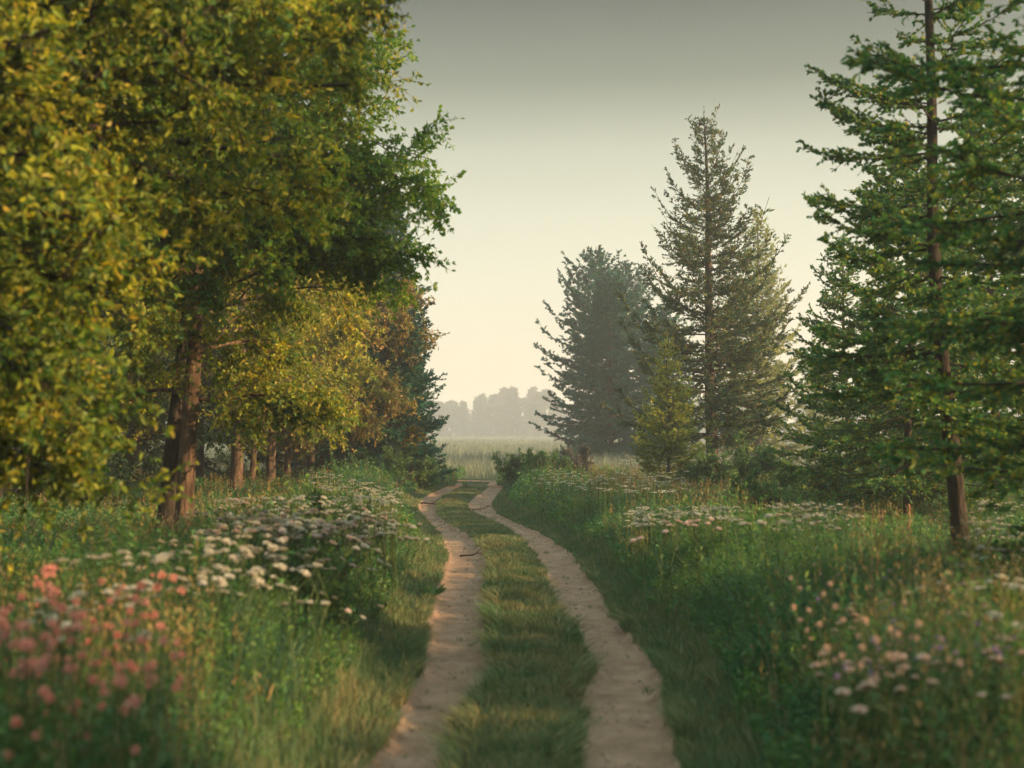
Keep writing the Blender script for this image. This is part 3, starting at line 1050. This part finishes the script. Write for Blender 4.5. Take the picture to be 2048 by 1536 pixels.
hh = rng.uniform(.05, .2, len(x)) * (.5 + vnoise(x, y, .5, 72)) * (1 - .6 * np.clip((y - 12) / 14, 0, 1))
x = np.concatenate([x, x[:0]])
n0 = len(mb.v)
blades(mb, x, y, hh, .006 * np.sqrt(y / 6) * rng.uniform(.7, 1.4, len(x)), rng, 1.1)
mb.v[n0].reshape(-1, 5, 3)[:, 4, 0] -= (sg4 * hh * .5).astype(np.float32)
y = (4.2 ** .5 + rng.random(40000) * (45 ** .5 - 4.2 ** .5)) ** 2
E4 = edges(y)
w2 = rng.random(len(y)) < .5
x = np.where(w2, E4[0] + (E4[1] - E4[0]) * rng.random(len(y)), E4[2] + (E4[3] - E4[2]) * rng.random(len(y)))
k = vnoise(x, y, .16, 77) > .86
x, y = x[k], y[k]
blades(mb, x, y, rng.uniform(.015, .05, len(x)), .005 * np.sqrt(y / 6) * rng.uniform(.7, 1.3, len(x)), rng, 1.4, z=gz(x, y) + .008)
o = mb.obj('short_grass', M['turf'])
tag(o, 'short worn grass on the middle strip and along the ruts', 'grass', kind='stuff')

# tall grass
mb = MB()
x, y = scatter(430000, 4.0, 62, rng, 1.25)
d, s, h = vegh(x, y)
k = (d > .12) & (s != 0) & (rng.random(len(x)) < np.where(fbm(x, y, 1.9, 61) > .5, 1.0, .45))
x, y, h, d = x[k], y[k], h[k], d[k]
hh = h * rng.uniform(.45, 1.05, len(x)) + .03
wd = .007 * np.sqrt(y / 6) * rng.uniform(.6, 1.4, len(x))
blades(mb, x, y, hh, wd, rng, .9)
o = mb.obj('tall_grass', M['grass'])
tag(o, 'deep green tall grass filling both verges', 'grass', kind='stuff')

# straw stalks with seed heads
mb = MB()
x, y = scatter(30000, 4.2, 60, rng, 1.1)
d, s, h = vegh(x, y)
pn = fbm(x, y, 2.6, 22)
px = PX(x, y)
dens = np.clip((pn - .5) * 6, 0, 1) * .5 + ((px > 1180) & (px < 1460) & (y > 26)) * 1.0 + ((px < 430) & (y < 9)) * .5 + ((px > 1700) & (y < 14)) * .45
k = (d > .5) & (s != 0) & (rng.random(len(x)) < dens)
x, y, h = x[k], y[k], h[k]
hs = h + rng.uniform(.1, .35, len(x))
blades(mb, x, y, hs, .005 * np.sqrt(y / 6) * rng.uniform(.8, 1.3, len(x)), rng, .25)
n = len(x)
for j in range(7):
    C = np.stack([x, y, gz(x, y) + hs * (.7 + .035 * j)], -1) + rng.normal(0, .012, (n, 3))
    leaves(mb, C, rdir(n, rng) * .6 + [0, 0, 1.], rdir(n, rng), .05, .011 * np.sqrt(y / 6))
o = mb.obj('dry_grass', M['dry'])
tag(o, 'straw coloured seeding grass stalks scattered through the verges', 'grass', kind='stuff')


# leafy herbs
def herbs(mb, x, y, h, rng, nlf, LL, stem_r=.003, mat=0):
    n = len(x)
    P0 = np.stack([x, y, gz(x, y)], -1)
    D = rng.normal(0, .18, (n, 3)) + [0, 0, 1.]
    ST = grow(P0, D, h, 5, rng, .08)
    tubes(mb, ST, taper(np.full(n, stem_r) * np.sqrt(y / 6), 5, .4), 3, mat)
    i2 = np.repeat(np.arange(n), nlf)
    C, T = along(ST, i2, rng.uniform(.1, 1, len(i2)))
    k = len(i2)
    D2 = rdir(k, rng) * np.array([1, 1, .5]) + T * .4
    sc = np.sqrt(y[i2] / 8).clip(.8, 3)
    leaves(mb, C, D2, rdir(k, rng) * .9 + [0, 0, .6], LL * sc * rng.uniform(.5, 1.3, k), LL * .42 * sc * rng.uniform(.6, 1.2, k), mat, False)


mb = MB()
x, y = scatter(130000, 4.0, 60, rng, 1.3)
d, s, h = vegh(x, y)
k = (d > .45) & (s != 0) & (rng.random(len(x)) < .2 + 3.2 * (fbm(x, y, 1.7, 33) - .42).clip(0, 1))
x, y, h = x[k], y[k], h[k]
herbs(mb, x, y, h * rng.uniform(.6, 1.25, len(x)), rng, 13, .055)
o = mb.obj('verge_herbs', M['herb'])
tag(o, 'leafy green weeds crowding both verges', 'undergrowth', kind='stuff')

# far meadow
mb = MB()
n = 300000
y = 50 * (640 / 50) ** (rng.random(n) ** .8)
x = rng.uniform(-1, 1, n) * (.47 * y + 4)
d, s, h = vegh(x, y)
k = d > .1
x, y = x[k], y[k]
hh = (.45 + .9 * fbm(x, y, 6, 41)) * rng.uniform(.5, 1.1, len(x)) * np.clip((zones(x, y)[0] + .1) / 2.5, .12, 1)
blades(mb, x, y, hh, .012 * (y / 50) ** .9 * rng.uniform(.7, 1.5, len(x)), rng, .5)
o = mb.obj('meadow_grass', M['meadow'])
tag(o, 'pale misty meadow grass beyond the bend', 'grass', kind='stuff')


# ------------------------------------------------------------------ flowers
def umbel(mb, c, r, rng, n=46, mat=0, fs=.011):
    """flat topped head: many small florets over a shallow dome, on spokes"""
    a = rng.random(n) * 6.28
    q = np.sqrt(rng.random(n)) * r
    P = c + np.stack([np.cos(a) * q, np.sin(a) * q, -.35 * q * q / r + rng.normal(0, .002, n)], -1)
    for k in range(2):
        D = np.stack([np.cos(a + k * 1.6), np.sin(a + k * 1.6), rng.normal(0, .15, n)], -1)
        leaves(mb, P - nrm(D) * fs, D, np.tile([0, 0, 1.], (n, 1)) + rng.normal(0, .25, (n, 3)), fs * 2.1, fs * 1.7, mat)


def stemline(mb, a, b, r, mat=0, k=5, bend=.02, rng=None):
    q = np.linspace(0, 1, k)[:, None]
    P = a * (1 - q) + b * q
    P[1:-1] += rng.normal(0, bend, (k - 2, 3)) * [1, 1, .2]
    tubes(mb, P[None], np.full((1, k), r), 4, mat)


def yarrow(seed, petals, nh=3, H=.85):
    rng = np.random.default_rng(seed)
    root = empty('white_flower')
    sb = MB()
    fork = np.array([rng.normal(0, .03), rng.normal(0, .03), H * .72])
    stemline(sb, np.array([0, 0, -.03]), fork, .0045, rng=rng)
    heads = []
    for i in range(nh):
        a = rng.random() * 6.28
        e = fork + np.array([cos(a) * rng.uniform(.04, .2), sin(a) * rng.uniform(.04, .2), H * .28 * rng.uniform(.75, 1.1)])
        stemline(sb, fork, e - [0, 0, .03], .003, bend=.006, rng=rng)
        hb = MB()
        r = rng.uniform(.02, .035)
        for q in range(9):
            b = q * .7
            stemline(sb, e - [0, 0, .035], e + np.array([cos(b) * r * .7, sin(b) * r * .7, -.012]), .0012, bend=.001, k=3, rng=rng)
        umbel(hb, e, r, rng)
        heads.append(hb)
    n = 12
    C = np.stack([fork[0] * .5 + np.zeros(n), fork[1] * .5 + np.zeros(n), rng.uniform(.1, H * .7, n)], -1)
    leaves(sb, C, rdir(n, rng) * [1, 1, .4] + [0, 0, .4], rdir(n, rng) * .4 + [0, 0, 1.], rng.uniform(.05, .11, n), .02)
    sb.obj('stem', M['stem'], root)
    for hb in heads:
        hb.obj('flower_head', petals, root)
    return root


def sub(label, px, py, zone):
    """a label that also says which part of its drift the thing stands in"""
    x0, x1, y0, y1 = zone
    u = (px - x0) / max(x1 - x0, 1)
    v = (py - y0) / max(y1 - y0, 1)
    a = 'left' if u < .33 else 'middle' if u < .66 else 'right'
    b = 'back' if v < .33 else 'centre' if v < .66 else 'front'
    w_ = a + ' ' + b if (a, b) != ('middle', 'centre') else 'very middle'
    return label + ', ' + w_ + ' of it'


protos = [yarrow(301, M['white'], 3), yarrow(302, M['white'], 2), yarrow(303, M['blush'], 3), yarrow(304, M['blush'], 1)]
used = [False] * 4
rng = np.random.default_rng(400)
#   polygon-ish zones in the picture: (px0,px1,py0,py1,count, label, group)
ZN = [('white flower in the drift below the two close trunks', 'white flowers below the close trunks',
       lambda r: (lambda q: (150 + 460 * q, 1195 - 115 * q + r.normal(0, 38)))(r.random()), 100, (0, 1)),
      ('cream flower on the sunlit bank left of the ruts', 'cream flowers on the sunlit left bank',
       lambda r: (lambda q: (430 + 360 * q, 990 + 78 * r.random() ** 1.4 + 15 * abs(q - .5)))(r.random()), 420, (0, 2)),
      ('blush flower in the band below the tallest spruce', 'blush flowers below the tallest spruce',
       lambda r: (lambda q: (1250 + 230 * q, 1030 - 8 * q + r.uniform(-14, 22)))(r.random()), 150, (2, 3)),
      ('white flower in the patch between the low right bushes', 'white flowers between the right bushes',
       lambda r: (1540 + r.random() * 160, 1018 + r.uniform(-14, 40)), 90, (0, 3)),
      ('white flower in the drift beyond the dark larch trunk', 'white flowers right of the larch trunk',
       lambda r: (1940 + r.random() * 130, 1000 + r.random() * 190), 90, (0, 1)),
      ('small pale flower loose in the left verge grass', 'loose pale flowers in the left verge',
       lambda r: (550 + r.random() * 200, 1070 + r.random() * 150), 30, (1, 3)),
      ('small pale flower on the slope behind the bank', 'pale flowers behind the left bank',
       lambda r: (lambda q: (620 + 190 * q, 948 + 45 * q + r.uniform(-12, 22)))(r.random()), 150, (0, 2)),
      ('tiny pale flower in the right verge near the bend', 'pale flowers near the bend',
       lambda r: (1060 + r.random() * 320, 958 + r.uniform(-18, 26)), 240, (2, 3))]
pts = []
for zi, (lab, grp, fn, cnt, vs) in enumerate(ZN):
    for _ in range(cnt):
        px, py = fn(rng)
        H = rng.uniform(.62, 1.05)
        p = G(px, py, H)
        for _k in range(2):
            p = G(px, py, H + float(gz(np.array(p[0]), np.array(p[1]))))
        dd, ss, hh = vegh(p[0:1], p[1:2])
        if dd[0] < .3 or ss[0] == 0 or p[1] > 62:
            continue
        pts.append((p[1] / (H + 1), p[0], p[1], H, zi, vs[int(rng.random() < .4)], px, py))
pts.sort()
ZB = {}
for t_ in pts:
    z0 = ZB.setdefault(t_[4], [1e9, -1e9, 1e9, -1e9])
    ZB[t_[4]] = [min(z0[0], t_[6]), max(z0[1], t_[6]), min(z0[2], t_[7]), max(z0[3], t_[7])]
rest = []
for i, (_, x, y, H, zi, v, px, py) in enumerate(pts):
    lab = sub(ZN[zi][0], px, py, ZB[zi])
    s = H / .85
    if i < 298:
        loc = (x, y, float(gz(np.array(x), np.array(y))))
        rz = rng.uniform(0, 6.28)
        if not used[v]:
            o = protos[v]
            o.location = loc
            o.rotation_euler = (0, 0, rz)
            o.scale = (s, s, s)
            used[v] = True
            o['category'] = 'flower'
            o['label'] = lab
            o['group'] = ZN[zi][1]
        else:
            o = copy_tree(protos[v], loc, rz, s, lab, ZN[zi][1])
            o['category'] = 'flower'
        o.rotation_euler = (rng.normal(0, .2), rng.normal(0, .2), rz)
    else:
        rest.append((x, y, H))
for k in range(4):
    if not used[k]:
        for c in list(protos[k].children):
            bpy.data.objects.remove(c)
        bpy.data.objects.remove(protos[k])


def flower_mass(name, pl, label, petals, rng, r=(.045, .075), fs=.014, n=14):
    mb = MB()
    for (x, y, H) in pl:
        z = float(gz(np.array(x), np.array(y)))
        c = np.array([x, y, z + H])
        k = max(1.0, y / 40)
        tilt = rng.normal(0, .2, 2)
        umbel(mb, c, rng.uniform(*r) * k ** .3, rng, n, 0, fs * k ** .6)
        stemline(mb, np.array([x, y, z]), c, .004 * k, 1, 3, .01, rng)
    o = mb.obj(name, [petals, M['stem']])
    tag(o, label, 'flowers', kind='stuff')


far_pts = list(rest)
# pale flowers spread through the meadow beyond
for _ in range(2600):
    y = rng.uniform(34, 110)
    px = rng.choice([rng.uniform(1430, 2080), rng.uniform(1240, 1460)], p=[.8, .2])
    x = (px - 1024) / F * y
    if px < 1700 and y < 45:
        continue
    if y > 62 and x < 6:
        continue
    far_pts.append((x, y, rng.uniform(.55, 1.0)))
flower_mass('meadow_flowers', far_pts, 'small white and cream flowers too many to count in the meadow behind', M['white'], rng)


def ballflower(seed, petals, name, H=.8, nh=1, r=.03, spike=0, leaf=8):
    rng = np.random.default_rng(seed)
    root = empty(name)
    sb, hbs = MB(), []
    top = np.array([rng.normal(0, .04), rng.normal(0, .04), H])
    stemline(sb, np.array([0, 0, -.03]), top, .0035, rng=rng)
    cs = [top]
    if spike:
        for i in range(spike):
            a = rng.random() * 6.28
            zz = H - .07 * (i + 1) * rng.uniform(.7, 1.2)
            e = np.array([top[0] * zz / H + cos(a) * .045, top[1] * zz / H + sin(a) * .045, zz])
            stemline(sb, np.array([top[0] * zz / H, top[1] * zz / H, zz - .05]), e, .002, bend=.002, k=3, rng=rng)
            cs.append(e)
    for c in cs:
        n = 34
        d = rdir(n, rng)
        hb = MB()
        leaves(hb, c + d * r * .3, d * [1, 1, .8] + [0, 0, .25], rdir(n, rng), r * rng.uniform(.7, 1.1, n), r * .55, 0, True)
        hbs.append(hb)
    n = leaf
    C = np.stack([np.zeros(n), np.zeros(n), rng.uniform(.08, H * .8, n)], -1)
    leaves(sb, C, rdir(n, rng) * [1, 1, .3] + [0, 0, .5], rdir(n, rng) * .4 + [0, 0, 1.], rng.uniform(.06, .13, n), .018)
    sb.obj('stem', M['stem'], root)
    for hb in hbs:
        hb.obj('flower_head', petals, root)
    return root


def drift(protos, zone, n, label, group, rng, hr):
    used = [False] * len(protos)
    tr = np.random.default_rng(1)
    zs = np.array([zone(tr) for _ in range(200)])
    zb = (zs[:, 0].min(), zs[:, 0].max(), zs[:, 1].min(), zs[:, 1].max())
    for i in range(n):
        px, py = zone(rng)
        H = rng.uniform(*hr)
        p = G(px, py, H)
        for _k in range(2):
            p = G(px, py, H + float(gz(np.array(p[0]), np.array(p[1]))))
        dd, ss, _ = vegh(p[0:1], p[1:2])
        if dd[0] < .25 or ss[0] == 0:
            continue
        v = i % len(protos)
        s = H / .8
        loc = (p[0], p[1], float(gz(np.array(p[0]), np.array(p[1]))))
        if not used[v]:
            o = protos[v]
            o.location = loc
            o.scale = (s, s, s)
            o['label'] = sub(label, px, py, zb)
            o['group'] = group
            used[v] = True
        else:
            o = copy_tree(protos[v], loc, 0, s, sub(label, px, py, zb), group)
        o['category'] = 'flower'
        o.rotation_euler = (rng.normal(0, .08), rng.normal(0, .08), rng.uniform(0, 6.28))


rng = np.random.default_rng(500)
drift([ballflower(501, M['pink'], 'pink_flower', r=.016, spike=2), ballflower(502, M['pink'], 'pink_flower', r=.02, spike=1), ballflower(503, M['pink'], 'pink_flower', r=.014, spike=4)],
      lambda r: (r.uniform(-60, 1) + 360 * r.random() ** 1.3 + 20, 1150 + 215 * r.random()), 50,
      'coral pink flower in the blurred low patch', 'coral pink flowers at the left edge', rng, (.8, 1.05))
drift([ballflower(504, M['pink'], 'pink_flower', r=.026)], lambda r: (100 + 60 * r.random(), 1138 + 10 * r.random()), 3,
      'coral pink flower standing tall above its patch', 'tallest coral pink flowers', rng, (1.0, 1.1))
drift([ballflower(511, M['peach'], 'peach_flower', r=.015), ballflower(512, M['peach'], 'peach_flower', r=.014, spike=1)],
      lambda r: (1580 + 480 * r.random() ** .7, 1100 + 230 * r.random()), 60,
      'pale peach flower in the near right patch', 'peach flowers in the near right meadow', rng, (.65, .95))
drift([ballflower(521, M['purple'], 'lilac_flower', r=.015), ballflower(522, M['purple'], 'lilac_flower', r=.018, spike=1)],
      lambda r: (1590 + 470 * r.random() ** .8, 1140 + 200 * r.random()), 44,
      'lilac flower among the peach ones', 'lilac flowers in the near right meadow', rng, (.6, .85))
drift([yarrow(531, M['blush'], 2)], lambda r: (1640 + 420 * r.random(), 1170 + 230 * r.random()), 30,
      'flat-topped blush flower below the peach ones', 'blush flowers in the near right meadow', rng, (.6, .85))


# ------------------------------------------------------------------ small dead wood and stones
def dead_branch(name, pts, r, label, mt='dead', subs=3, seed=0):
    rng = np.random.default_rng(seed)
    mb = MB()
    P = np.array(pts, float)
    q = np.linspace(0, 1, len(P))
    s = np.linspace(0, 1, 12)
    P = np.stack([np.interp(s, q, P[:, j]) for j in range(3)], -1)
    P[1:-1] += rng.normal(0, r * .6, (10, 3))
    base = P[0].copy()
    P = P - base
    tubes(mb, P[None], np.linspace(r, r * .35, 12)[None], 6)
    if subs:
        idx = np.zeros(subs, int)
        P1, T = along(P[None], idx, rng.uniform(.3, .9, subs))
        L = np.linalg.norm(P[-1]) * .3
        B = grow(P1, T + rdir(subs, rng) * .7 + [0, 0, .3], np.full(subs, L), 5, rng, .1)
        tubes(mb, B, taper(np.full(subs, r * .5), 5, .3), 4)
    o = mb.obj(name, M[mt])
    o.location = base
    return tag(o, label, 'branch')


def gpt(px, py, z=.03):
    return G(px, py, z)


dead_branch('fallen_branch', [gpt(920, 1112, -.02), gpt(938, 1111, .0), gpt(952, 1108, .03), gpt(975, 1103, .06)], .02, 'dark broken branch lying halfway across the left rut', seed=1)
dead_branch('fallen_branch', [gpt(838, 1006, .0), gpt(858, 1007, .0), gpt(880, 1008, .03), gpt(905, 1004, .06)], .03, 'long dark branch across the far end of the left rut', seed=2, subs=2)
dead_branch('fallen_branch', [gpt(945, 1020, .05), gpt(960, 1017, 0), gpt(985, 1013, .03)], .02, 'thin forked branch on the far end of the right rut', seed=3, subs=2)
dead_branch('bare_branch', [W(1612, 1000, 28) * [1, 1, 0] + [.6, 0, 0], W(1660, 975, 28), W(1632, 940, 28), W(1590, 918, 28)], .018, 'thin bare branch arching up out of the grass before the pale meadow', seed=4)
dead_branch('bare_branch', [W(1545, 1060, 22), W(1500, 1053, 22), W(1476, 1030, 22), W(1472, 1000, 22)], .016, 'hooked dark bare branch rising from the right verge', seed=5)
dead_branch('bare_sapling', [W(1640, 1300, 12.5) * [1, 1, 0], W(1636, 1180, 12.5), W(1630, 1110, 12.5), W(1632, 1050, 12.5)], .009, 'thin leafless sapling standing in the right verge', seed=6, subs=6)
dead_branch('bare_sapling', [W(772, 1200, 17) * [1, 1, 0], W(768, 1120, 17), W(772, 1060, 17), W(770, 1028, 17)], .012, 'dark upright stalk at the right end of the left flower bank', seed=7, subs=4)
dead_branch('tree_stump', [W(1819, 1180, 21) * [1, 1, 0], W(1819, 1090, 21), W(1818, 1050, 21), W(1817, 1008, 21)], .035, 'slim stem, orange sunlight put into its colour, left of the dark larch trunk', 'sunlit_stem', 0, 8)
dead_branch('tree_stump', [W(1766, 1180, 21) * [1, 1, 0], W(1766, 1090, 21), W(1765, 1060, 21), W(1764, 1020, 21)], .04, 'short dark dead stem left of the orange one', 'dead', 0, 9)
dead_branch('bare_branch', [W(775, 985, 38), W(790, 975, 38), W(815, 955, 38), W(825, 940, 38)], .03, 'reddish dead branch poking from the end of the left verge', 'dead', 3, 10)

rng = np.random.default_rng(600)
mb = MB()
import itertools
ico = np.array([(0, 0, 1), (.9, 0, .3), (.28, .85, .35), (-.72, .53, .3), (-.72, -.53, .35), (.28, -.85, .3), (0, 0, -.6)])
icf = np.array([(0, 1, 2), (0, 2, 3), (0, 3, 4), (0, 4, 5), (0, 5, 1), (6, 2, 1), (6, 3, 2), (6, 4, 3), (6, 5, 4), (6, 1, 5)])
for i in range(1600):
    y = 4.5 + 40 * rng.random() ** 1.6
    a, b, c, d_ = [float(v) for v in edges(np.array(y))]
    lo, hi = ((a, b), (c, d_))[i % 2]
    q = rng.random()
    q = q ** 2 * .5 if rng.random() < .5 else 1 - q ** 2 * .5
    x = lo + (hi - lo) * q
    r = rng.uniform(.004, .012) * (1 + (rng.random() < .04) * 1.6)
    mb.add(ico * rng.uniform(.6, 1.2, 3) * r + [x, y, float(gz(np.array(x), np.array(y))) + .012], icf, 0, True)
lt = MB()
y = 4.5 + 40 * rng.random(2600) ** 1.6
E4 = edges(y)
w2 = rng.random(len(y)) < .5
q = rng.beta(.45, .45, len(y))
x = np.where(w2, E4[0] + (E4[1] - E4[0]) * q, E4[2] + (E4[3] - E4[2]) * q)
C = np.stack([x, y, gz(x, y) + .018], -1)
D = rdir(len(x), rng) * [1, 1, .12]
big_ = rng.random(len(x)) < .25
leaves(lt, C, D, rng.normal(0, .3, (len(x), 3)) + [0, 0, 1.], np.where(big_, .045, rng.uniform(.03, .09, len(x))), np.where(big_, .026, .005))
tag(lt.obj('leaf_litter', M['dry']), 'bits of straw and dead leaf lying in both ruts', 'litter', kind='stuff')
tag(mb.obj('gravel', M['stone']), 'tiny loose stones scattered over both sandy ruts', 'gravel', kind='stuff')
